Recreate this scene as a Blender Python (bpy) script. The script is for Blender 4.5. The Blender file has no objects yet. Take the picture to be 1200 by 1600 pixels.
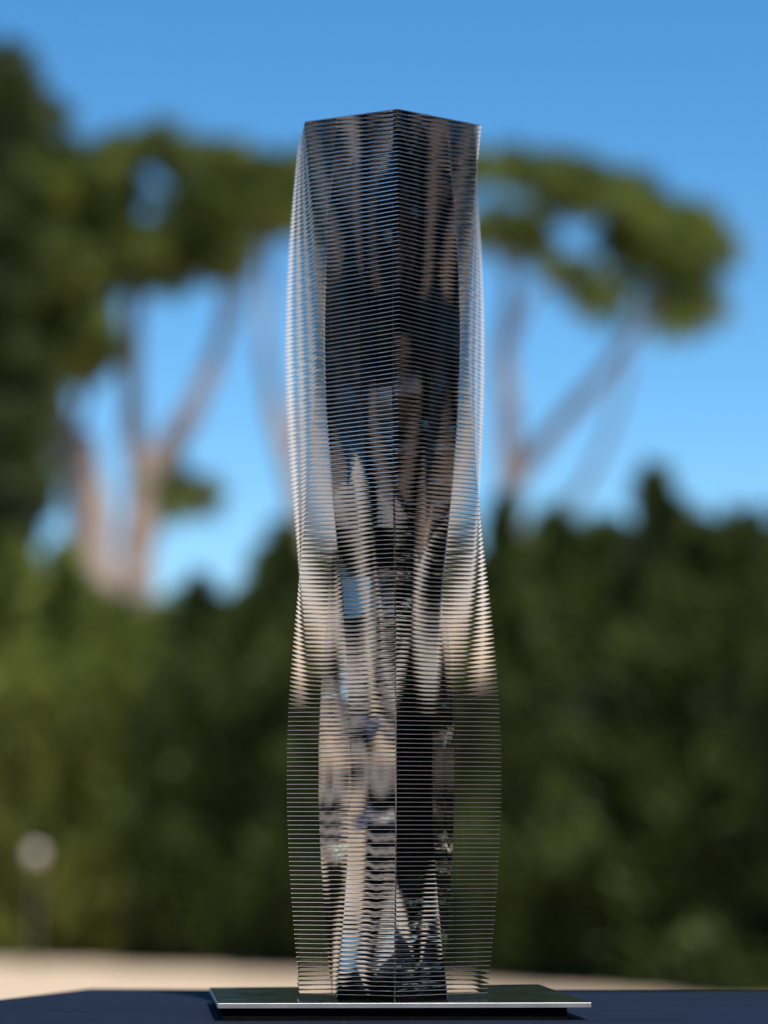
import bpy, bmesh, math, random
import numpy as np
from mathutils import Vector, Matrix

R = math.radians
rng = np.random.default_rng(11)
random.seed(11)
scene = bpy.context.scene
col = scene.collection

# ------------------------------------------------------------------ camera, sky, sun, exposure
EYE = 1.30                                   # lens height above the gravel
FPX, CX, CY, HOR = 4160.0, 600.0, 800.0, 1315.0
PITCH = math.atan((HOR - CY) / FPX)

cam_d = bpy.data.cameras.new('camera')
cam = bpy.data.objects.new('camera', cam_d)
col.objects.link(cam)
cam.location = (0, 0, EYE)
cam.rotation_euler = (math.pi / 2 + PITCH, 0, 0)
cam_d.sensor_fit = 'VERTICAL'
cam_d.sensor_height = 17.3
cam_d.sensor_width = 13.0
cam_d.lens = 45.0 * (FPX / 1600.0) / (45.0 / 17.3)
cam_d.clip_start = 0.05
cam_d.clip_end = 2000
cam_d.dof.use_dof = True
cam_d.dof.focus_distance = 1.672
cam_d.dof.aperture_fstop = 1.8
cam_d.dof.aperture_blades = 0
scene.camera = cam

SUN_AZ = R(155)        # measured from straight ahead (+y) towards the right (+x)
SUN_EL = R(62)
world = bpy.data.worlds.new('World')
scene.world = world
world.use_nodes = True
wn = world.node_tree.nodes
wl = world.node_tree.links
for n in list(wn):
    wn.remove(n)
sky = wn.new('ShaderNodeTexSky')
sky.sky_type = 'NISHITA'
sky.sun_disc = False
sky.sun_elevation = SUN_EL
sky.sun_rotation = SUN_AZ
sky.altitude = 0
sky.air_density = 0.95
sky.dust_density = 0.12
sky.ozone_density = 6.0
bg = wn.new('ShaderNodeBackground')
bg.inputs['Strength'].default_value = 0.12
wo = wn.new('ShaderNodeOutputWorld')
hsv = wn.new('ShaderNodeHueSaturation')
hsv.inputs['Saturation'].default_value = 1.23
hsv.inputs['Hue'].default_value = 0.494
wl.new(sky.outputs['Color'], hsv.inputs['Color'])
wl.new(hsv.outputs['Color'], bg.inputs['Color'])
wl.new(bg.outputs['Background'], wo.inputs['Surface'])

sun_d = bpy.data.lights.new('sun', 'SUN')
sun_d.energy = 4.3
sun_d.angle = R(0.53)
sun_d.color = (1.0, 0.94, 0.85)
sun = bpy.data.objects.new('sun', sun_d)
col.objects.link(sun)
to_sun = Vector((math.sin(SUN_AZ) * math.cos(SUN_EL), math.cos(SUN_AZ) * math.cos(SUN_EL), math.sin(SUN_EL)))
sun.location = to_sun * 60
sun.rotation_euler = (-to_sun).to_track_quat('-Z', 'Y').to_euler()

scene.view_settings.view_transform = 'Standard'
scene.view_settings.look = 'None'
scene.view_settings.exposure = 0.41
scene.view_settings.gamma = 1.0
scene.view_settings.use_curve_mapping = False
scene.render.engine = 'CYCLES'
cy = scene.cycles
cy.max_bounces = 18
cy.glossy_bounces = 18
cy.diffuse_bounces = 2
cy.transmission_bounces = 4
cy.transparent_max_bounces = 4
cy.caustics_reflective = False
cy.caustics_refractive = False
cy.sample_clamp_indirect = 6.0
cy.use_denoising = True
cy.filter_width = 1.15
cy.use_adaptive_sampling = False

# ------------------------------------------------------------------ helpers
cP, sP = math.cos(PITCH), math.sin(PITCH)


def at(px, py, Y):
    """Point at distance Y ahead of the lens that stands where the photograph shows it (surveying)."""
    t = (CY - py) / FPX
    h = Y * (t * cP + sP) / (cP - t * sP)
    zc = Y * cP + h * sP
    return Vector(((px - CX) / FPX * zc, Y, EYE + h))


def tag(o, label=None, cat=None, group=None, kind=None):
    if label: o['label'] = label
    if cat: o['category'] = cat
    if group: o['group'] = group
    if kind: o['kind'] = kind
    return o


def empty(name, loc=(0, 0, 0), rz=0.0):
    o = bpy.data.objects.new(name, None)
    o.empty_display_size = 0.1
    o.location = loc
    o.rotation_euler = (0, 0, rz)
    col.objects.link(o)
    return o


def link(name, me, parent=None, mats=()):
    o = bpy.data.objects.new(name, me)
    col.objects.link(o)
    if parent is not None:
        o.parent = parent
    for m in mats:
        if len(me.materials) < len(mats):
            me.materials.append(m)
    return o


def bm_obj(name, bm, mat, parent=None, smooth=False):
    me = bpy.data.meshes.new(name)
    bm.normal_update()
    bm.to_mesh(me)
    bm.free()
    if smooth:
        for p in me.polygons:
            p.use_smooth = True
    return link(name, me, parent, (mat,))


def add_box(bm, c, s, rz=0.0):
    m = Matrix.Translation(Vector(c)) @ Matrix.Rotation(rz, 4, 'Z') @ Matrix.Diagonal((s[0], s[1], s[2], 1))
    return bmesh.ops.create_cube(bm, size=1.0, matrix=m)['verts']


def box_obj(name, c, s, mat, parent=None, bev=0.0, rz=0.0):
    bm = bmesh.new()
    add_box(bm, c, s, rz)
    if bev > 0:
        bmesh.ops.bevel(bm, geom=bm.edges[:], offset=bev, segments=2, affect='EDGES', profile=0.7)
    return bm_obj(name, bm, mat, parent)


def lathe(bm, prof, n=20, c=(0, 0, 0)):
    rings = []
    for r, z in prof:
        rings.append([bm.verts.new((c[0] + r * math.cos(2 * math.pi * k / n), c[1] + r * math.sin(2 * math.pi * k / n), c[2] + z)) for k in range(n)])
    for a, b in zip(rings, rings[1:]):
        for k in range(n):
            bm.faces.new((a[k], a[(k + 1) % n], b[(k + 1) % n], b[k]))
    bm.faces.new(rings[0][::-1])
    bm.faces.new(rings[-1])


def tube(bm, pts, radii, n=10):
    pts = [Vector(p) for p in pts]
    rings = []
    for i, p in enumerate(pts):
        d = (pts[min(i + 1, len(pts) - 1)] - pts[max(i - 1, 0)]).normalized()
        a = d.orthogonal().normalized() if i == 0 else (prev - d * prev.dot(d)).normalized()
        prev = a
        b = d.cross(a)
        rings.append([bm.verts.new(p + (a * math.cos(2 * math.pi * k / n) + b * math.sin(2 * math.pi * k / n)) * radii[i] * (1 + 0.12 * math.sin(k * 2.3 + i * 1.7))) for k in range(n)])
    for a, b in zip(rings, rings[1:]):
        for k in range(n):
            bm.faces.new((a[k], a[(k + 1) % n], b[(k + 1) % n], b[k]))
    bm.faces.new(rings[0][::-1])
    bm.faces.new(rings[-1])


def smooth_path(pts, n=4):
    pts = [Vector(p) for p in pts]
    out = []
    for i in range(len(pts) - 1):
        p0, p1, p2, p3 = pts[max(i - 1, 0)], pts[i], pts[i + 1], pts[min(i + 2, len(pts) - 1)]
        for k in range(n):
            t = k / n
            out.append(0.5 * ((2 * p1) + (p2 - p0) * t + (2 * p0 - 5 * p1 + 4 * p2 - p3) * t * t + (3 * p1 - p0 - 3 * p2 + p3) * t ** 3))
    out.append(pts[-1])
    return out


# ------------------------------------------------------------------ materials
def nodes_of(name):
    m = bpy.data.materials.new(name)
    m.use_nodes = True
    nt = m.node_tree
    return m, nt.nodes, nt.links, nt.nodes['Principled BSDF']


def ramp(N, L, src, stops):
    r = N.new('ShaderNodeValToRGB')
    while len(r.color_ramp.elements) < len(stops):
        r.color_ramp.elements.new(0.5)
    for e, (p, c) in zip(r.color_ramp.elements, stops):
        e.position = p
        e.color = (*c, 1)
    L.new(src, r.inputs['Fac'])
    return r.outputs['Color']


def noise(N, L, scale, detail=4, rough=0.55, coord='Object', stretch=None):
    tc = N.new('ShaderNodeTexCoord')
    src = tc.outputs[coord]
    if stretch:
        mp = N.new('ShaderNodeMapping')
        mp.inputs['Scale'].default_value = stretch
        L.new(src, mp.inputs['Vector'])
        src = mp.outputs['Vector']
    n = N.new('ShaderNodeTexNoise')
    n.inputs['Scale'].default_value = scale
    n.inputs['Detail'].default_value = detail
    n.inputs['Roughness'].default_value = rough
    L.new(src, n.inputs['Vector'])
    return n


def bump(N, L, src, B, strength, dist):
    b = N.new('ShaderNodeBump')
    b.inputs['Strength'].default_value = strength
    b.inputs['Distance'].default_value = dist
    L.new(src, b.inputs['Height'])
    L.new(b.outputs['Normal'], B.inputs['Normal'])


def plain(name, c1, c2, scale=8, rough=0.8, metal=0.0, bmp=0.0, bdist=0.01, stretch=None, spec=0.5):
    m, N, L, B = nodes_of(name)
    n = noise(N, L, scale, 5, 0.6, 'Object', stretch)
    L.new(ramp(N, L, n.outputs['Fac'], [(0.3, c1), (0.7, c2)]), B.inputs['Base Color'])
    B.inputs['Roughness'].default_value = rough
    B.inputs['Metallic'].default_value = metal
    B.inputs['Specular IOR Level'].default_value = spec
    if bmp:
        bump(N, L, n.outputs['Fac'], B, bmp, bdist)
    return m


def steel(name, colr, rough, rvar=0.0, wob=0.0, wscale=12, stretch=None):
    m, N, L, B = nodes_of(name)
    B.inputs['Metallic'].default_value = 1.0
    n = noise(N, L, 40, 3, 0.5, 'Object', stretch)
    L.new(ramp(N, L, n.outputs['Fac'], [(0.3, tuple(x * 0.96 for x in colr)), (0.7, colr)]), B.inputs['Base Color'])
    if rvar:
        mr = N.new('ShaderNodeMapRange')
        mr.inputs['To Min'].default_value = max(rough - rvar, 0.0)
        mr.inputs['To Max'].default_value = rough + rvar
        L.new(n.outputs['Fac'], mr.inputs['Value'])
        L.new(mr.outputs['Result'], B.inputs['Roughness'])
    else:
        B.inputs['Roughness'].default_value = rough
    if wob:
        w = noise(N, L, wscale, 2, 0.4, 'Object', (1.0, 1.0, 0.12))
        bump(N, L, w.outputs['Fac'], B, 1.0, wob)
    return m


def foliage(name, dark, light, sheen=0.35):
    m, N, L, B = nodes_of(name)
    n = noise(N, L, 1.9, 3, 0.6)
    oi = N.new('ShaderNodeObjectInfo')
    c = ramp(N, L, n.outputs['Fac'], [(0.40, dark), (0.64, light)])
    hs = N.new('ShaderNodeHueSaturation')
    mr = N.new('ShaderNodeMapRange')
    mr.inputs['To Min'].default_value = 0.8
    mr.inputs['To Max'].default_value = 1.15
    L.new(oi.outputs['Random'], mr.inputs['Value'])
    L.new(mr.outputs['Result'], hs.inputs['Value'])
    L.new(c, hs.inputs['Color'])
    L.new(hs.outputs['Color'], B.inputs['Base Color'])
    B.inputs['Roughness'].default_value = 0.55
    B.inputs['Specular IOR Level'].default_value = 0.3
    tr = N.new('ShaderNodeBsdfTranslucent')
    L.new(hs.outputs['Color'], tr.inputs['Color'])
    mx = N.new('ShaderNodeMixShader')
    mx.inputs['Fac'].default_value = sheen
    L.new(B.outputs['BSDF'], mx.inputs[1])
    L.new(tr.outputs['BSDF'], mx.inputs[2])
    out = [x for x in N if x.type == 'OUTPUT_MATERIAL'][0]
    L.new(mx.outputs['Shader'], out.inputs['Surface'])
    return m


M_FACE = steel('mirror_steel', (0.69, 0.68, 0.675), 0.015, 0.006)
M_EDGE = steel('satin_steel_edge', (0.93, 0.88, 0.82), 0.28, 0.05)
M_ARRIS = steel('satin_arris', (0.93, 0.89, 0.85), 0.5)
M_BASE_EDGE = steel('brushed_base_edge', (0.74, 0.73, 0.73), 0.5, 0.08)
M_CORE = steel('polished_steel_core', (0.60, 0.59, 0.585), 0.02, 0.0, 0.0003, 26)
M_BASE = steel('polished_base_steel', (0.50, 0.47, 0.50), 0.10, 0.05)
M_FOOT = plain('black_rubber', (0.004, 0.004, 0.004), (0.007, 0.007, 0.007), 60, 0.9, spec=0.05)
M_BARK = plain('pine_bark', (0.24, 0.175, 0.145), (0.48, 0.38, 0.33), 3, 0.9, 0, 0.8, 0.05, (1, 1, 0.35))
M_BARKD = plain('dark_bark', (0.05, 0.04, 0.03), (0.11, 0.09, 0.07), 5, 0.9, 0, 0.8, 0.04, (1, 1, 0.3))
M_PINE = foliage('pine_needles', (0.055, 0.078, 0.015), (0.29, 0.33, 0.06))
M_DARKTREE = foliage('dark_evergreen_leaves', (0.042, 0.06, 0.014), (0.13, 0.155, 0.035))
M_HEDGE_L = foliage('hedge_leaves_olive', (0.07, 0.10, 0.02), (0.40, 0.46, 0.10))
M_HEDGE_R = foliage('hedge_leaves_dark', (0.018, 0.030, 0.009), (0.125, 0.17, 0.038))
M_WALL = plain('beige_render', (0.46, 0.33, 0.27), (0.56, 0.47, 0.38), 3, 0.9, 0, 0.2, 0.01)
M_PALE = plain('grey_pavilion_render', (0.36, 0.33, 0.31), (0.44, 0.405, 0.38), 3, 0.9, 0, 0.2, 0.01)
M_DARKWOOD = plain('dark_stained_timber', (0.09, 0.058, 0.04), (0.17, 0.11, 0.078), 6, 0.6, 0, 0.2, 0.01, (1, 8, 1))
M_WHITE = plain('white_column_paint', (0.70, 0.67, 0.62), (0.78, 0.75, 0.70), 5, 0.7)
M_WHITEWALL = plain('reflector_wall_white', (0.76, 0.74, 0.70), (0.84, 0.82, 0.78), 4, 0.9)
M_NAVYWALL = plain('navy_wall_paint', (0.035, 0.034, 0.05), (0.055, 0.053, 0.07), 3, 0.8)
M_SHADE_LEAF = foliage('shade_darkened_leaves', (0.012, 0.017, 0.007), (0.030, 0.038, 0.014))  # leaf colour darkened to stand in for shade on off-frame conifers
M_GLASS = plain('dark_window_glass', (0.010, 0.012, 0.02), (0.016, 0.018, 0.028), 2, 0.08)
M_TILEFLOOR = plain('brown_terrace_tile', (0.22, 0.145, 0.105), (0.32, 0.215, 0.16), 4, 0.7)
M_BLUE = plain('blue_plinth_paint', (0.035, 0.085, 0.22), (0.05, 0.11, 0.27), 6, 0.5)
M_STONE = plain('pale_stone', (0.62, 0.58, 0.50), (0.74, 0.70, 0.62), 9, 0.7, 0, 0.3, 0.01)
M_RUST = plain('rusted_steel', (0.16, 0.05, 0.025), (0.30, 0.10, 0.05), 12, 0.85, 0, 0.3, 0.005)
M_LAMPWHITE = plain('pale_lamp_enamel', (0.58, 0.50, 0.46), (0.66, 0.57, 0.53), 10, 0.4)
M_POST = plain('weathered_post', (0.05, 0.045, 0.03), (0.09, 0.075, 0.05), 10, 0.8)

# gravel
M_SAND, N, L, B = nodes_of('sandy_gravel')
n1 = noise(N, L, 0.35, 4, 0.6)
n2 = noise(N, L, 30, 6, 0.7)
mx = N.new('ShaderNodeMix')
mx.inputs['Factor'].default_value = 0.45
L.new(n1.outputs['Fac'], mx.inputs['A'])
L.new(n2.outputs['Fac'], mx.inputs['B'])
tan = ramp(N, L, mx.outputs['Result'], [(0.35, (0.48, 0.36, 0.245)), (0.65, (0.64, 0.50, 0.35))])
pale = ramp(N, L, mx.outputs['Result'], [(0.35, (0.60, 0.52, 0.44)), (0.65, (0.76, 0.67, 0.58))])
tcg = N.new('ShaderNodeTexCoord')
ln = N.new('ShaderNodeVectorMath')
ln.operation = 'LENGTH'
L.new(tcg.outputs['Object'], ln.inputs[0])
ad = N.new('ShaderNodeMath')
ad.operation = 'MULTIPLY_ADD'
ad.inputs[1].default_value = 5.0
L.new(n1.outputs['Fac'], ad.inputs[0])
L.new(ln.outputs['Value'], ad.inputs[2])
fr_ = N.new('ShaderNodeMapRange')
fr_.inputs['From Min'].default_value = 19.0
fr_.inputs['From Max'].default_value = 23.0
L.new(ad.outputs['Value'], fr_.inputs['Value'])
mg = N.new('ShaderNodeMix')
mg.data_type = 'RGBA'
L.new(fr_.outputs['Result'], mg.inputs['Factor'])
L.new(pale, mg.inputs[6])
L.new(tan, mg.inputs[7])
L.new(mg.outputs[2], B.inputs['Base Color'])
B.inputs['Roughness'].default_value = 0.95
bump(N, L, n2.outputs['Fac'], B, 0.6, 0.02)

# navy plinth paint with dust specks and faint wiped streaks
M_NAVY, N, L, B = nodes_of('navy_plinth_paint')
n1 = noise(N, L, 7, 5, 0.65, 'Object', (1, 4, 1))
base = ramp(N, L, n1.outputs['Fac'], [(0.3, (0.007, 0.010, 0.020)), (0.7, (0.012, 0.017, 0.032))])
vo = N.new('ShaderNodeTexVoronoi')
vo.inputs['Scale'].default_value = 24
vo.inputs['Randomness'].default_value = 1.0
tc = N.new('ShaderNodeTexCoord')
L.new(tc.outputs['Object'], vo.inputs['Vector'])
sp = N.new('ShaderNodeMapRange')
sp.inputs['From Min'].default_value = 0.02
sp.inputs['From Max'].default_value = 0.04
sp.inputs['To Min'].default_value = 0.35
sp.inputs['To Max'].default_value = 0.0
L.new(vo.outputs['Distance'], sp.inputs['Value'])
mc = N.new('ShaderNodeMix')
mc.data_type = 'RGBA'
L.new(sp.outputs['Result'], mc.inputs['Factor'])
L.new(base, mc.inputs[6])
mc.inputs[7].default_value = (0.30, 0.30, 0.31, 1)
L.new(mc.outputs[2], B.inputs['Base Color'])
B.inputs['Specular IOR Level'].default_value = 0.08
rr = N.new('ShaderNodeMapRange')
rr.inputs['To Min'].default_value = 0.62
rr.inputs['To Max'].default_value = 0.78
L.new(n1.outputs['Fac'], rr.inputs['Value'])
L.new(rr.outputs['Result'], B.inputs['Roughness'])
bump(N, L, n1.outputs['Fac'], B, 0.12, 0.002)

# ------------------------------------------------------------------ ground
bm = bmesh.new()
G = 60
vs = [[bm.verts.new(((i / G - 0.5) * 600, (j / G - 0.5) * 600, 0)) for j in range(G + 1)] for i in range(G + 1)]
for i in range(G):
    for j in range(G):
        bm.faces.new((vs[i][j], vs[i + 1][j], vs[i + 1][j + 1], vs[i][j + 1]))
tag(bm_obj('ground', bm, M_SAND), 'sunlit sandy beige gravel ground', kind='structure')

# ------------------------------------------------------------------ the plinth (navy top under the sculpture)
AX, AY = 0.00366, 1.75                        # vertical axis of the sculpture
DELTA = 0.0757                                # its turn about that axis
R0, AMP, OM, H0 = 0.0685, 0.0111, 10.85, 0.1891 + EYE
C0, CAMP = 0.0415, -0.0109


def wave(z):
    return math.sin(OM * (z - H0))


BASE_TOP = EYE - 0.0981          # upper face of the base plate
BASE_T = 0.0030
TABLE_Z = BASE_TOP - 0.0106


def on_plane(px, py, z):
    t = (CY - py) / FPX
    k = (t * cP + sP) / (cP - t * sP)
    Y = (z - EYE) / k
    zc = Y * cP + (z - EYE) * sP
    return Vector(((px - CX) / FPX * zc, Y, z))


plinth = empty('display_plinth', (0.1, 1.55, 0))
tag(plinth, 'navy painted display plinth carrying the tall steel sculpture', 'plinth')
cBL = on_plane(140, 1544.5, TABLE_Z)
cLF = on_plane(0, 1561.5, TABLE_Z)
dl = (cLF - cBL).normalized()
cR = on_plane(1200, 1549.5, TABLE_Z)
dr = (cR - cBL).normalized()
cBR = cBL + dr * 0.80
cFR = cBR + Vector((0.02, -0.72, 0))
cFL = cBL + dl * 0.17
cFL2 = Vector((cFL.x, cFR.y, TABLE_Z))
outl = [cBL, cFL, cFL2, cFR, cBR]


def slab(name, outline, z0, z1, mat, parent, inset=0.0, bev=0.0):
    b = bmesh.new()
    cen = sum(outline, Vector()) / len(outline)
    pts = []
    for p in outline:
        d = (p - cen)
        pts.append(cen + d * (1 - inset / d.length))
    lo = [b.verts.new((p.x, p.y, z0)) for p in pts]
    hi = [b.verts.new((p.x, p.y, z1)) for p in pts]
    b.faces.new(hi)
    b.faces.new(lo[::-1])
    for k in range(len(pts)):
        j = (k + 1) % len(pts)
        b.faces.new((lo[k], lo[j], hi[j], hi[k]))
    bmesh.ops.recalc_face_normals(b, faces=b.faces[:])
    if bev:
        bmesh.ops.bevel(b, geom=b.edges[:], offset=bev, segments=2, affect='EDGES', profile=0.5)
    o = bm_obj(name, b, mat, parent)
    o.matrix_parent_inverse = Matrix.Translation(-parent.location)
    return o


slab('top', outl, TABLE_Z - 0.025, TABLE_Z, M_NAVY, plinth, 0.0, 0.0012)
slab('body', outl, 0.06, TABLE_Z - 0.027, M_NAVY, plinth, 0.03, 0.001)
slab('kick_board', outl, 0.0, 0.058, M_FOOT, plinth, 0.07)

# ------------------------------------------------------------------ the sculpture
tower = empty('steel_tower_sculpture', (AX, AY, TABLE_Z + 0.0001))
tag(tower, 'tall waisted tower of stacked thin mirror steel plates on square base', 'sculpture')
INV = Matrix.Translation((-AX, -AY, -TABLE_Z - 0.0001))


def section(r_even, r_odd):
    """Six corners: the front one first, then clockwise seen from above."""
    out = []
    for k in range(6):
        a = k * math.pi / 3 + DELTA
        r = r_even if k % 2 == 0 else r_odd
        out.append((r * math.sin(a), -r * math.cos(a)))
    return out


def lamella(z, t, jit):
    w = wave(z)
    c = section(R0 + AMP * w, R0 - AMP * w)
    ring = []
    cut = 0.0006
    for k in range(6):
        p, q, s = Vector(c[k]), Vector(c[k - 1]), Vector(c[(k + 1) % 6])
        ring.append(p + (q - p).normalized() * cut)
        ring.append(p + (s - p).normalized() * cut)
    verts, faces, mi = [], [], []
    n = 12
    for zz in (-t / 2, t / 2):
        for p in ring:
            verts.append((p.x, p.y, zz + jit[0] * p.x + jit[1] * p.y))
    faces.append(tuple(range(n - 1, -1, -1))); mi.append(0)
    faces.append(tuple(range(n, 2 * n))); mi.append(0)
    for k in range(n):
        j = (k + 1) % n
        faces.append((k, j, n + j, n + k)); mi.append(1)
    me = bpy.data.meshes.new('plate')
    me.from_pydata(verts, [], faces)
    me.materials.append(M_FACE)
    me.materials.append(M_EDGE)
    me.polygons.foreach_set('material_index', mi)
    me.update()
    return me


PITCH_Z = 0.002862
z_top = None
yF = AY - R0
tt = (CY - 171.0) / FPX
z_top = EYE + yF * (tt * cP + sP) / (cP - tt * sP)
n_pl = int(round((z_top - (BASE_TOP + PITCH_Z * 1.15)) / PITCH_Z)) + 1
print('plates', n_pl, 'height', z_top - BASE_TOP)
for i in range(n_pl):
    z = z_top - i * PITCH_Z
    jit = (random.gauss(0, 0.0002), random.gauss(0, 0.0002))
    me = lamella(z, 0.00056, jit)
    o = bpy.data.objects.new('plate', me)
    col.objects.link(o)
    o.parent = tower
    o.location = (0, 0, z + random.gauss(0, 0.00002) - TABLE_Z - 0.0001)

# mirror core: six strips that do not share vertices at the ridges, so the ridges stay crisp
verts, faces, smooth = [], [], []
NZ = 260
zs = [BASE_TOP - 0.0005 + (z_top - 0.0004 - BASE_TOP) * k / NZ for k in range(NZ + 1)]
EDGE_CUT = 0.0007
for k in range(6):
    b0 = len(verts)
    for z in zs:
        w = wave(z)
        c = section(C0 + CAMP * w, C0 - CAMP * w)
        p, q = Vector(c[k]), Vector(c[(k + 1) % 6])
        d = (q - p).normalized()
        for f in (0.0, 0.25, 0.5, 0.75, 1.0):
            v = p.lerp(q, f) + d * (EDGE_CUT * (1 if f == 0 else -1 if f == 1 else 0))
            verts.append((v.x, v.y, z - TABLE_Z - 0.0001))
    for i in range(NZ):
        for f in range(4):
            a = b0 + i * 5 + f
            faces.append((a, a + 1, a + 6, a + 5))
            smooth.append(True)
for k in range(6):                                            # narrow polished arris along every ridge
    b0 = len(verts)
    for z in zs:
        w = wave(z)
        c = section(C0 + CAMP * w, C0 - CAMP * w)
        p, q, s = Vector(c[k]), Vector(c[k - 1]), Vector(c[(k + 1) % 6])
        for v in (p + (q - p).normalized() * EDGE_CUT, p + (s - p).normalized() * EDGE_CUT):
            verts.append((v.x, v.y, z - TABLE_Z - 0.0001))
    for i in range(NZ):
        a = b0 + i * 2
        faces.append((a, a + 1, a + 3, a + 2))
        smooth.append(True)
me = bpy.data.meshes.new('core')
me.from_pydata(verts, [], faces)
me.polygons.foreach_set('use_smooth', smooth)
me.materials.append(M_CORE)
me.materials.append(M_ARRIS)
me.polygons.foreach_set('material_index', [0] * (6 * 4 * NZ) + [1] * NZ + [0] * (5 * NZ))
me.update()
o = bpy.data.objects.new('core', me)
col.objects.link(o)
o.parent = tower

# square base plate on its low foot
fl = on_plane(340, 1568, BASE_TOP)
fr = on_plane(924, 1566.7, BASE_TOP)
bl = on_plane(327, 1543, BASE_TOP)
br = on_plane(842, 1539.3, BASE_TOP)
bm = bmesh.new()
cs = [fl, fr, br, bl]
lo = [bm.verts.new((p.x, p.y, BASE_TOP - BASE_T)) for p in cs]
hi = [bm.verts.new((p.x, p.y, BASE_TOP)) for p in cs]
bm.faces.new(hi)
bm.faces.new(lo[::-1])
for k in range(4):
    j = (k + 1) % 4
    bm.faces.new((lo[k], lo[j], hi[j], hi[k]))
bmesh.ops.recalc_face_normals(bm, faces=bm.faces[:])
bmesh.ops.bevel(bm, geom=bm.edges[:], offset=0.00018, segments=1, affect='EDGES')
for f in bm.faces:
    f.material_index = 0 if abs(f.normal.z) > 0.95 else 1
me = bpy.data.meshes.new('base_plate')
bm.to_mesh(me)
bm.free()
me.materials.append(M_BASE)
me.materials.append(M_BASE_EDGE)
o = link('base_plate', me, tower)
o.matrix_parent_inverse = INV
cen = sum(cs, Vector()) / 4
bm = bmesh.new()
k_in = (0.975, 0.88)  # real foot, widened so its black fills the shaded gap under the plate
lo = [bm.verts.new((cen.x + (p.x - cen.x) * (k_in[1] if p.x > cen.x else k_in[0]), cen.y + (p.y - cen.y) * k_in[0], TABLE_Z + 0.0001)) for p in cs]
hi = [bm.verts.new((cen.x + (p.x - cen.x) * (k_in[1] if p.x > cen.x else k_in[0]), cen.y + (p.y - cen.y) * k_in[0], BASE_TOP - BASE_T + 0.0002)) for p in cs]
bm.faces.new(hi)
bm.faces.new(lo[::-1])
for k in range(4):
    j = (k + 1) % 4
    bm.faces.new((lo[k], lo[j], hi[j], hi[k]))
bmesh.ops.recalc_face_normals(bm, faces=bm.faces[:])
o = bm_obj('foot', bm, M_FOOT, tower)
o.matrix_parent_inverse = INV


# ------------------------------------------------------------------ foliage meshes
def leaf_mesh(name, base, direc, length, width, mat):
    """One folded diamond blade (two triangles) for every base point."""
    n = len(base)
    d = direc / np.linalg.norm(direc, axis=1, keepdims=True)
    up = rng.normal(size=(n, 3))
    s = np.cross(d, up)
    s /= np.linalg.norm(s, axis=1, keepdims=True) + 1e-9
    L_, W_ = length[:, None], width[:, None]
    nn = np.cross(d, s)
    v0 = base
    v1 = base + d * L_ * 0.5 + s * W_ * 0.5 + nn * W_ * 0.15
    v2 = base + d * L_
    v3 = base + d * L_ * 0.5 - s * W_ * 0.5 + nn * W_ * 0.15
    V = np.stack([v0, v1, v2, v3], 1).reshape(-1, 3)
    i = np.arange(n)[:, None] * 4
    T = np.concatenate([i + [[0, 1, 2]], i + [[0, 2, 3]]], 1).reshape(-1)
    me = bpy.data.meshes.new(name)
    me.vertices.add(4 * n)
    me.vertices.foreach_set('co', V.astype(np.float32).ravel())
    me.loops.add(6 * n)
    me.loops.foreach_set('vertex_index', T.astype(np.int32))
    me.polygons.add(2 * n)
    me.polygons.foreach_set('loop_start', np.arange(0, 6 * n, 3, dtype=np.int32))
    me.update(calc_edges=True)
    me.materials.append(mat)
    return me


def conifer_mesh(name, mat, height, rad, seed, branches=150, per=110, tip=0.28):
    """Column of leafy boughs: each bough is a tuft of blades, with dark gaps between the boughs."""
    g = np.random.default_rng(seed)
    nl = branches // 5
    tl = (np.arange(nl) + g.random(nl)) / nl
    tl = np.where(np.arange(nl) < nl // 7, tl * 0.5, tl)
    thl = np.arange(nl) * 2.39996 + g.normal(size=nl) * 0.6
    rl = np.where(g.random(nl) < 0.8, 0.62 + 0.66 * g.random(nl), 0.1 + 0.4 * g.random(nl))
    t = np.clip(np.repeat(tl, 5) + g.normal(size=nl * 5) * 0.16 / height, 0, 1)
    branches = nl * 5
    th = np.repeat(thl, 5) + g.normal(size=branches) * 0.28
    prof = np.clip((1 - t) / tip, 0, 1) ** 0.95
    r = rad * prof * np.repeat(rl, 5) + g.normal(size=branches) * 0.06
    z = t * height * 0.97
    size = (0.13 + 0.10 * g.random(branches)) * (0.30 + 0.70 * prof)
    c = np.stack([r * np.cos(th), r * np.sin(th), z], 1)
    out = np.stack([np.cos(th), np.sin(th), 0.7 + 0.9 * g.random(branches)], 1)
    # upright leading shoots that make the feathery top line
    ns = 7
    sth = g.random(ns) * 6.283
    srd = rad * (0.15 + 0.55 * g.random(ns))
    stp = height * (0.80 + 0.2 * g.random(ns) - 0.18 * srd / rad)
    k = np.tile(np.arange(7), ns) / 7.0
    sz = np.repeat(stp, 7) - k * 0.9
    sc = np.stack([np.repeat(srd * np.cos(sth), 7), np.repeat(srd * np.sin(sth), 7), sz], 1) + g.normal(size=(ns * 7, 3)) * 0.03
    c = np.concatenate([c, sc])
    out = np.concatenate([out, np.tile([[0.0, 0.0, 1.3]], (ns * 7, 1)) + g.normal(size=(ns * 7, 3)) * 0.15])
    size = np.concatenate([size, 0.035 + 0.085 * k])
    c, out, size = np.repeat(c, per, 0), np.repeat(out, per, 0), np.repeat(size, per)
    n = len(c)
    along = g.random(n)[:, None] - 0.6
    base = c + out * along * size[:, None] * 2.0 + g.normal(size=(n, 3)) * size[:, None] * 0.62
    base[:, 2] = np.maximum(base[:, 2], 0.01)
    direc = out + g.normal(size=(n, 3)) * 0.6
    return leaf_mesh(name, base, direc, 0.11 + 0.10 * g.random(n), 0.04 + 0.03 * g.random(n), mat)


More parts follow.
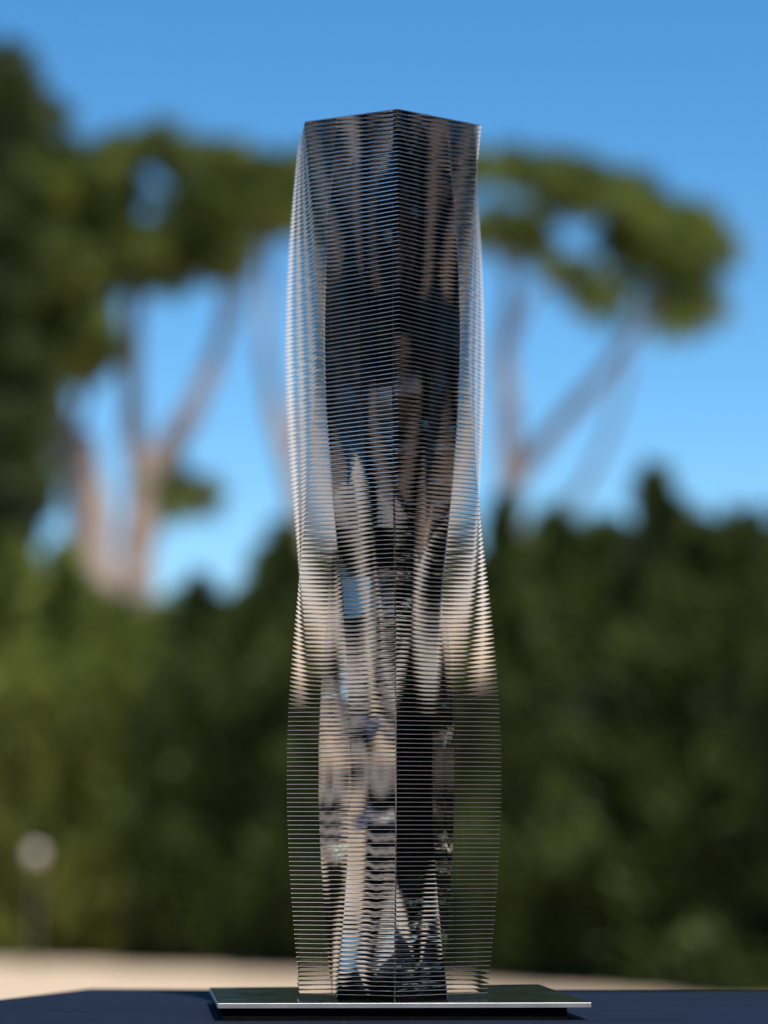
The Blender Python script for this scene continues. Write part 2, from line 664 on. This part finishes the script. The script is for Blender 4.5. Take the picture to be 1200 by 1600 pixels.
# ------------------------------------------------------------------ hedge of conifers
def hedge_Y(px):
    return 30.7 - 7.6 * px / 1200.0


def conifer(px, top, label, cat, mat, rad, seed, group, name='hedge_conifer', dY=0.0, tip=0.28):
    Y = hedge_Y(px) + dY
    p = at(px, top, Y)
    hgt = p.z
    root = empty(name, (p.x, Y, 0), 0)
    tag(root, label, cat, group)
    link('crown', conifer_mesh('crown', mat, hgt, rad, seed, 200, 95, tip), root)
    b = bmesh.new()
    tube(b, [(0, 0, -0.05), (0.02, 0.01, hgt * 0.4), (0, 0.02, hgt * 0.9)], [0.07, 0.05, 0.012], 8)
    bm_obj('trunk', b, M_BARKD, root)
    return root


HG = 'conifers of the hedge behind the sculpture'
hedge = [
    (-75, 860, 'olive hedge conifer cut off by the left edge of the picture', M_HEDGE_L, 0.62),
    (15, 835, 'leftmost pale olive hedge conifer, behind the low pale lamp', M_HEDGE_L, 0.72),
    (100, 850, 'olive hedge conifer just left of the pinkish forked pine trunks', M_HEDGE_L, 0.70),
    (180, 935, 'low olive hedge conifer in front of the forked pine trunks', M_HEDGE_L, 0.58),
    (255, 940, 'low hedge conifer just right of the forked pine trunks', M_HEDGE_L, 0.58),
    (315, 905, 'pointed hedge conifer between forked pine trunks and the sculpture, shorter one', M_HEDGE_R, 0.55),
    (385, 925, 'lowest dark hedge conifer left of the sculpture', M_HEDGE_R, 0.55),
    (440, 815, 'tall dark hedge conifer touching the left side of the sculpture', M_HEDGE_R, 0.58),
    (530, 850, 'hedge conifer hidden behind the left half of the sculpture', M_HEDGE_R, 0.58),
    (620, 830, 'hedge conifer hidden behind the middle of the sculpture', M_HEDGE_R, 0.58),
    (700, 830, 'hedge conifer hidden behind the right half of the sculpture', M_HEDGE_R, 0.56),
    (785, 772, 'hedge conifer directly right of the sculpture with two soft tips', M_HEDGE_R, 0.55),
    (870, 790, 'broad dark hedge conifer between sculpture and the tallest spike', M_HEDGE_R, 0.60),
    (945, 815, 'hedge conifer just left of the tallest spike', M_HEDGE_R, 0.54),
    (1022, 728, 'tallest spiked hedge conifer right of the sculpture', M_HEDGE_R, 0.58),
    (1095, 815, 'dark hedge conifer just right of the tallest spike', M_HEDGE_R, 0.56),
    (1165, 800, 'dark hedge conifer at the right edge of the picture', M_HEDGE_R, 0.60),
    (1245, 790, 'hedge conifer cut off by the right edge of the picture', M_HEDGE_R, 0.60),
]
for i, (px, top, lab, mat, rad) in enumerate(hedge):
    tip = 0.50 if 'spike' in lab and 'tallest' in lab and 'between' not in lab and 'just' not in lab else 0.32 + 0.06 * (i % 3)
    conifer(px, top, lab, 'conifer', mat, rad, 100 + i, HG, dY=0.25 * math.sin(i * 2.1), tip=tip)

# the hedge runs on to the right and to the left outside the frame (it is mirrored in the steel)
var = [conifer_mesh('crown', M_SHADE_LEAF, 5.0, 0.95, 300 + k, 330, 60, 0.2) for k in range(3)]
bt = bmesh.new()
tube(bt, [(0, 0, -0.05), (0.02, 0.01, 2.0), (0, 0.02, 4.4)], [0.09, 0.06, 0.015], 8)
trunk_me = bpy.data.meshes.new('trunk')
bt.to_mesh(trunk_me)
bt.free()
trunk_me.materials.append(M_BARKD)


def row(p0, p1, n, label, group, size=1.0):
    for k in range(n):
        f = k / max(n - 1, 1)
        s = size * (0.9 + 0.25 * random.random())
        root = empty('hedge_conifer', (p0[0] + (p1[0] - p0[0]) * f, p0[1] + (p1[1] - p0[1]) * f + random.uniform(-.2, .2), 0), random.uniform(0, 6.28))
        root.scale = (s, s, s)
        tag(root, label, 'conifer', group)
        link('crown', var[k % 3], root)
        link('trunk', trunk_me, root)


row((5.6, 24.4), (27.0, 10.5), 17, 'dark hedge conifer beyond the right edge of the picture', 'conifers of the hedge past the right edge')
row((22.0, 14.0), (26.0, -16.0), 9, 'added tall dark evergreen far beyond the right edge, level with the camera', 'added tall evergreens beside the camera', 2.3)  # added trees: darken the sky mirrored in the right faces
row((24.0, -17.0), (-1.0, -16.0), 8, 'added tall dark evergreen standing behind the camera and the terrace house', 'added tall evergreens behind the camera', 2.4)  # added to cut blue sky from the upper core reflections
row((-5.0, -25.0), (-36.0, -21.0), 9, 'added tall dark evergreen on the far side of the court behind the camera', 'added tall evergreens across the court', 3.0)  # added tall so the upper plate edges mirror something dark
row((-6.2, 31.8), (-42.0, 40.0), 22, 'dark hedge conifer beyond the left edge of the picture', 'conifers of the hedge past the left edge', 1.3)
row((-55.0, -5.0), (-54.0, 38.0), 8, 'added very tall evergreen behind the colonnade far left of the picture', 'added tall evergreens behind the colonnade', 4.5)  # added above the colonnade to dim the upper left plate edges

# ------------------------------------------------------------------ umbrella pines
def clump_leaves(clumps, per_m2, llen, lwid, g, flat=0.75, upb=0.6):
    B_, D_, LL, WW = [], [], [], []
    for c, rx, rz in clumps:
        n = int(per_m2 * rx * (rx + rz))
        u = g.normal(size=(n, 3))
        u /= np.linalg.norm(u, axis=1, keepdims=True)
        rad = (0.35 + 0.65 * g.random(n) ** 0.5)[:, None]
        sub = 1 + 0.22 * np.sin(7 * u[:, :1] + 5 * u[:, 1:2] + c[0] * 9) + 0.15 * np.sin(9 * u[:, 2:] + c[2] * 7)
        B_.append(np.array(c)[None] + u * rad * sub * np.array([rx, rx, rz]))
        D_.append(u * 0.8 + np.array([0, 0, upb]) + g.normal(size=(n, 3)) * 0.5)
        LL.append(llen * (0.7 + 0.6 * g.random(n)))
        WW.append(lwid * (0.7 + 0.6 * g.random(n)))
    return np.concatenate(B_), np.concatenate(D_), np.concatenate(LL), np.concatenate(WW)


def pine(name, label, cat, Y, base_px, limbs, blobs, mat, bark, seed, group=None, per=900, spread=1.6, base_z=None):
    """limbs: (list of picture points, depth offsets, r0, r1); blobs: (px, py, half width px, half height px)."""
    g = np.random.default_rng(seed)
    b0 = at(base_px[0], base_px[1], Y)
    root = empty(name, (b0.x, Y, 0))
    tag(root, label, cat, group)
    o_ = Vector((b0.x, Y, 0))
    main = None
    for i, (pts, dy, r0, r1) in enumerate(limbs):
        pp = [at(x, y, Y + d) - o_ for (x, y), d in zip(pts, dy)]
        if i == 0:
            pp = [Vector((pp[0].x + 0.1, pp[0].y, -0.1))] + pp
        sp_ = smooth_path(pp, 4)
        rr_ = [r0 + (r1 - r0) * k / (len(sp_) - 1) for k in range(len(sp_))]
        b = bmesh.new()
        tube(b, sp_, rr_, 10)
        ob = bm_obj('trunk' if i == 0 else 'limb', b, bark, root, True)
    px2m = Y / FPX
    cl = []
    for (x, y, hw, hh) in blobs:
        nsub = max(2, int(hw * hh / 190))
        for k in range(nsub):
            fx, fy = g.uniform(-1, 1), g.uniform(-1, 1)
            if fx * fx + fy * fy > 1:
                fx *= 0.6; fy *= 0.6
            d = g.normal() * spread * 0.5
            p = at(x + fx * hw * 0.85, y + fy * hh * 0.85, Y + d) - o_
            cl.append((tuple(p), (0.20 + 0.16 * g.random()), 0.15 + 0.10 * g.random()))
        for k in range(1):                      # ragged sprigs on the fringe
            a_ = g.uniform(0, 6.283)
            p = at(x + math.cos(a_) * hw * 1.12, y + math.sin(a_) * hh * 1.12, Y + g.normal() * spread * 0.4) - o_
            cl.append((tuple(p), 0.09 + 0.07 * g.random(), 0.07 + 0.05 * g.random()))
    me = leaf_mesh('crown', *clump_leaves(cl, per, 0.21, 0.065, g), mat)
    link('crown', me, root)
    return root


PG = 'umbrella pines behind the hedge'
# left-hand pine: crown mass filling the upper left
pine('umbrella_pine', 'umbrella pine with the left pink trunk of the pair and a drooping crown', 'pine tree', 40.0, (160, 1440),
     [([(158, 1000), (150, 900), (135, 760), (112, 680)], [0, 0, 0, 0], 0.38, 0.30),
      ([(112, 690), (85, 600), (95, 480), (110, 380)], [0, -.2, -.3, -.3], 0.20, 0.07),
      ([(125, 730), (60, 560), (20, 430)], [0, .4, .6], 0.10, 0.04),
      ([(112, 690), (150, 560), (150, 430)], [0, .3, .4], 0.08, 0.03)],
     [(40, 265, 80, 45), (110, 270, 75, 38), (20, 350, 70, 60), (100, 360, 75, 55), (165, 300, 50, 45), (60, 450, 80, 55), (150, 370, 45, 50), (70, 560, 60, 40), (20, 470, 50, 50), (80, 320, 60, 45),
      (130, 440, 55, 50), (110, 530, 55, 45), (30, 540, 50, 45), (125, 585, 30, 25), (143, 520, 34, 40), (128, 565, 36, 32), (70, 180, 24, 18)], M_PINE, M_BARK, 5, PG)
pine('umbrella_pine', 'umbrella pine with the right forked trunk of the pair and wide crown', 'pine tree', 41.0, (215, 1440),
     [([(212, 1000), (212, 900), (222, 800), (226, 740)], [0, 0, 0, 0], 0.31, 0.27),
      ([(222, 770), (206, 640), (207, 540), (215, 440), (200, 330)], [0, 0, 0, .2, .3], 0.20, 0.08),
      ([(226, 760), (262, 700), (300, 640), (345, 530), (360, 400)], [0, 0, -.2, -.3, -.3], 0.28, 0.06),
      ([(345, 540), (385, 450), (400, 330)], [-.3, -.4, -.4], 0.06, 0.03),
      ([(228, 785), (262, 782), (300, 778)], [0, .2, .3], 0.05, 0.03)],
     [(180, 250, 60, 28), (255, 240, 60, 25), (330, 262, 60, 28), (395, 275, 55, 28), (175, 320, 40, 40), (290, 330, 60, 28), (340, 320, 60, 35),
      (220, 375, 60, 30), (280, 395, 65, 40), (335, 410, 55, 38), (240, 430, 45, 28), (400, 330, 50, 35), (170, 400, 40, 45), (285, 775, 45, 26), (265, 800, 35, 14), (250, 740, 25, 15)],
     M_PINE, M_BARK, 6, PG)
pine('umbrella_pine', 'umbrella pine standing mostly hidden behind the sculpture', 'pine tree', 43.0, (520, 1440),
     [([(500, 1000), (480, 840), (450, 720), (425, 620)], [0, 0, 0, 0], 0.20, 0.15),
      ([(430, 640), (412, 540), (418, 420), (425, 330)], [0, 0, 0, 0], 0.11, 0.05),
      ([(450, 720), (520, 560), (560, 420), (600, 330)], [0, 0, 0, 0], 0.12, 0.05)],
     [(440, 290, 50, 40), (425, 345, 35, 35), (510, 280, 65, 45), (590, 275, 65, 45), (660, 270, 60, 40), (540, 350, 70, 40), (640, 340, 60, 40)],
     M_PINE, M_BARK, 7, PG)
pine('umbrella_pine', 'umbrella pine with arched open crown right of the sculpture', 'pine tree', 42.0, (815, 1440),
     [([(812, 1000), (803, 860), (797, 740), (795, 640)], [0, 0, 0, 0], 0.22, 0.17),
      ([(795, 650), (788, 540), (800, 450), (770, 330)], [0, 0, 0, .2], 0.17, 0.06),
      ([(800, 760), (850, 690), (930, 600), (1000, 505), (1040, 420)], [0, 0, -.2, -.3, -.3], 0.17, 0.07),
      ([(890, 790), (925, 735), (960, 650), (985, 560)], [.4, .3, 0, -.2], 0.09, 0.04),
      ([(790, 560), (840, 450), (900, 420)], [0, .2, .3], 0.06, 0.03)],
     [(690, 265, 45, 25), (760, 262, 45, 26), (820, 262, 50, 28), (885, 275, 50, 34), (945, 305, 45, 36), (1000, 335, 45, 40), (1060, 365, 45, 40), (1105, 375, 28, 20),
      (1030, 410, 48, 40), (1075, 440, 40, 45), (1050, 490, 45, 32), (1105, 480, 20, 18), (795, 365, 40, 18), (835, 395, 35, 25), (870, 425, 35, 20),
      (920, 310, 55, 26), (975, 395, 40, 45), (945, 470, 40, 32), (760, 340, 22, 50), (843, 345, 20, 26), (1000, 300, 20, 18), (910, 440, 22, 18), (1120, 400, 14, 26)],
     M_PINE, M_BARK, 8, PG)
pine('dark_evergreen', 'very dark broad evergreen tree at the left edge behind the hedge', 'tree', 36.0, (-30, 1440),
     [([(-25, 1000), (-25, 800), (-20, 500), (-15, 200)], [0, 0, 0, 0], 0.22, 0.06),
      ([(-25, 760), (20, 650), (40, 560)], [0, -.2, -.3], 0.08, 0.03)],
     [(5, 130, 35, 45), (-30, 160, 50, 70), (15, 210, 40, 30), (60, 190, 25, 22), (-30, 320, 70, 90), (-30, 500, 70, 100), (10, 640, 55, 60), (15, 700, 45, 70), (-40, 720, 70, 100), (15, 800, 45, 60), (-30, 860, 80, 70), (40, 735, 40, 55), (55, 640, 40, 45), (20, 580, 55, 45), (0, 420, 60, 60)],
     M_DARKTREE, M_BARKD, 9, None, 900)

# ------------------------------------------------------------------ small lamp at the foot of the hedge
lp = at(56, 1335, 28.0)
lamp = empty('garden_lamp', (lp.x, 28.0, 0))
tag(lamp, 'small post with pale round head at the left foot of the hedge', 'garden lamp')
bm = bmesh.new()
lathe(bm, [(0.05, 0), (0.05, 0.03), (0.02, 0.05), (0.018, lp.z - 0.09)], 12)
bm_obj('post', bm, M_POST, lamp, True)
bm = bmesh.new()
lathe(bm, [(0.03, lp.z - 0.095), (0.07, lp.z - 0.07), (0.085, lp.z), (0.065, lp.z + 0.065), (0.02, lp.z + 0.085)], 16)
bm_obj('head', bm, M_LAMPWHITE, lamp, True)

# ------------------------------------------------------------------ behind and beside the photographer, for the steel to mirror; house and wall added
house = empty('added_terrace_house', (5.4, -9, 0))  # added unseen house; its shaded terrace darkens the core reflections
tag(house, 'added beige single storey house with timber terrace roof behind the camera', 'house')


def hp(name, c, s, mat, bev=0.01, parent=house):
    return box_obj(name, c, s, mat, parent, bev)


hp('wall', (0, -2.0, 1.7), (17, 0.4, 3.4), M_WALL, 0.02)
hp('roof', (0, 0.3, 3.12), (17.6, 4.8, 0.18), M_DARKWOOD)
hp('terrace_floor', (0, 2.7, 0.06), (17.4, 9.4, 0.12), M_TILEFLOOR)
for k in range(16):
    hp('beam', (-8.0 + 1.07 * k, 0.3, 2.93), (0.12, 4.6, 0.19), M_DARKWOOD)
for yy in (2.4,):
    for k in range(7):
        hp('column', (-6.72 + 2.6 * k, yy, 1.475), (0.36, 0.36, 2.71), M_WHITE)  # white, one set where the core's front ridge mirrors it bright
for k in range(6):
    d = hp('door', (-6.5 + 2.6 * k, -1.77, 1.25), (1.9, 0.06, 2.26), M_DARKWOOD)
    for s_ in (-1, 1):
        hp('pane', (-6.5 + 2.6 * k + s_ * 0.46, -1.73, 1.25), (0.78, 0.02, 2.0), M_GLASS, 0.002, d)

gw = empty('added_reflector_wall', (-9.0, -12.4, 0))  # added reflector: lower left plate edges mirror its white face
tag(gw, 'added low white reflector wall with coping, behind the camera to the left', 'wall')
box_obj('wall_panel', (0, 0, 1.0), (11.0, 0.28, 2.0), M_WHITEWALL, gw, 0.01)
box_obj('coping', (0, 0, 2.045), (11.1, 0.40, 0.08), M_WALL, gw, 0.01)

pav = empty('garden_pavilion', (-46.0, 4.0, 0), R(-92))
pav.scale = (2.3, 2.3, 2.1)
tag(pav, 'long grey colonnade with dark openings far left of the picture', 'pavilion')
box_obj('roof', (0, -0.2, 2.70), (33, 4.6, 0.14), M_PALE, pav, 0.02)
box_obj('fascia', (0, 1.9, 2.30), (32.6, 0.3, 0.66), M_PALE, pav, 0.02)
box_obj('back_wall', (0, -2.2, 1.3), (32.4, 0.25, 2.62), M_NAVYWALL, pav, 0.02)
x = -16.0
k = 0
while x < 16.2:
    w = (0.26, 0.20, 0.30, 0.22, 0.25)[k % 5]
    box_obj('pillar', (x, 1.9, 0.984), (w, 0.2, 1.968), M_PALE, pav, 0.02)
    x += w / 2 + (0.60, 0.54, 0.66, 0.57)[k % 4]
    k += 1

for (x, y, h, mat, lab, kind) in [(-29.0, 5.9, 0.95, M_BLUE, 'blue plinth carrying a pale rounded stone, outside the left edge', 'stone'),
                                  (-29.5, 9.8, 0.95, M_BLUE, 'blue plinth carrying a rust red twisted bar, outside the left edge', 'rust')]:
    pl = empty('display_plinth', (x, y, 0), R(20))
    tag(pl, lab, 'plinth')
    box_obj('body', (0, 0, h / 2), (0.7, 0.6, h), mat, pl, 0.006)
    box_obj('top', (0, 0, h + 0.014), (0.76, 0.66, 0.024), mat, pl, 0.004)
    if kind == 'stone':
        bm = bmesh.new()
        bmesh.ops.create_icosphere(bm, subdivisions=4, radius=0.17)
        for v in bm.verts:
            p = v.co.normalized()
            v.co *= 1 + 0.16 * math.sin(4 * p.x + 2 * p.z) + 0.10 * math.sin(5 * p.y - 3 * p.z)
            v.co.z *= 1.15
        zmin = min(v.co.z for v in bm.verts)
        so = bm_obj('stone_sculpture', bm, M_STONE, None, True)
        so.location = (x, y, h + 0.026 - zmin - 0.004)
        tag(so, 'pale rounded stone sculpture on a blue plinth, outside the left edge', 'sculpture')
    else:
        bm = bmesh.new()
        pts = [(0.09 * math.cos(t * 5), 0.09 * math.sin(t * 5), t * 0.45) for t in np.linspace(0, 1, 24)]
        tube(bm, pts, [0.05] * 24, 10)
        so = bm_obj('bar_sculpture', bm, M_RUST, None, True)
        so.location = (x, y, h + 0.03)
        tag(so, 'rust red twisted bar sculpture on a blue plinth, outside the left edge', 'sculpture')
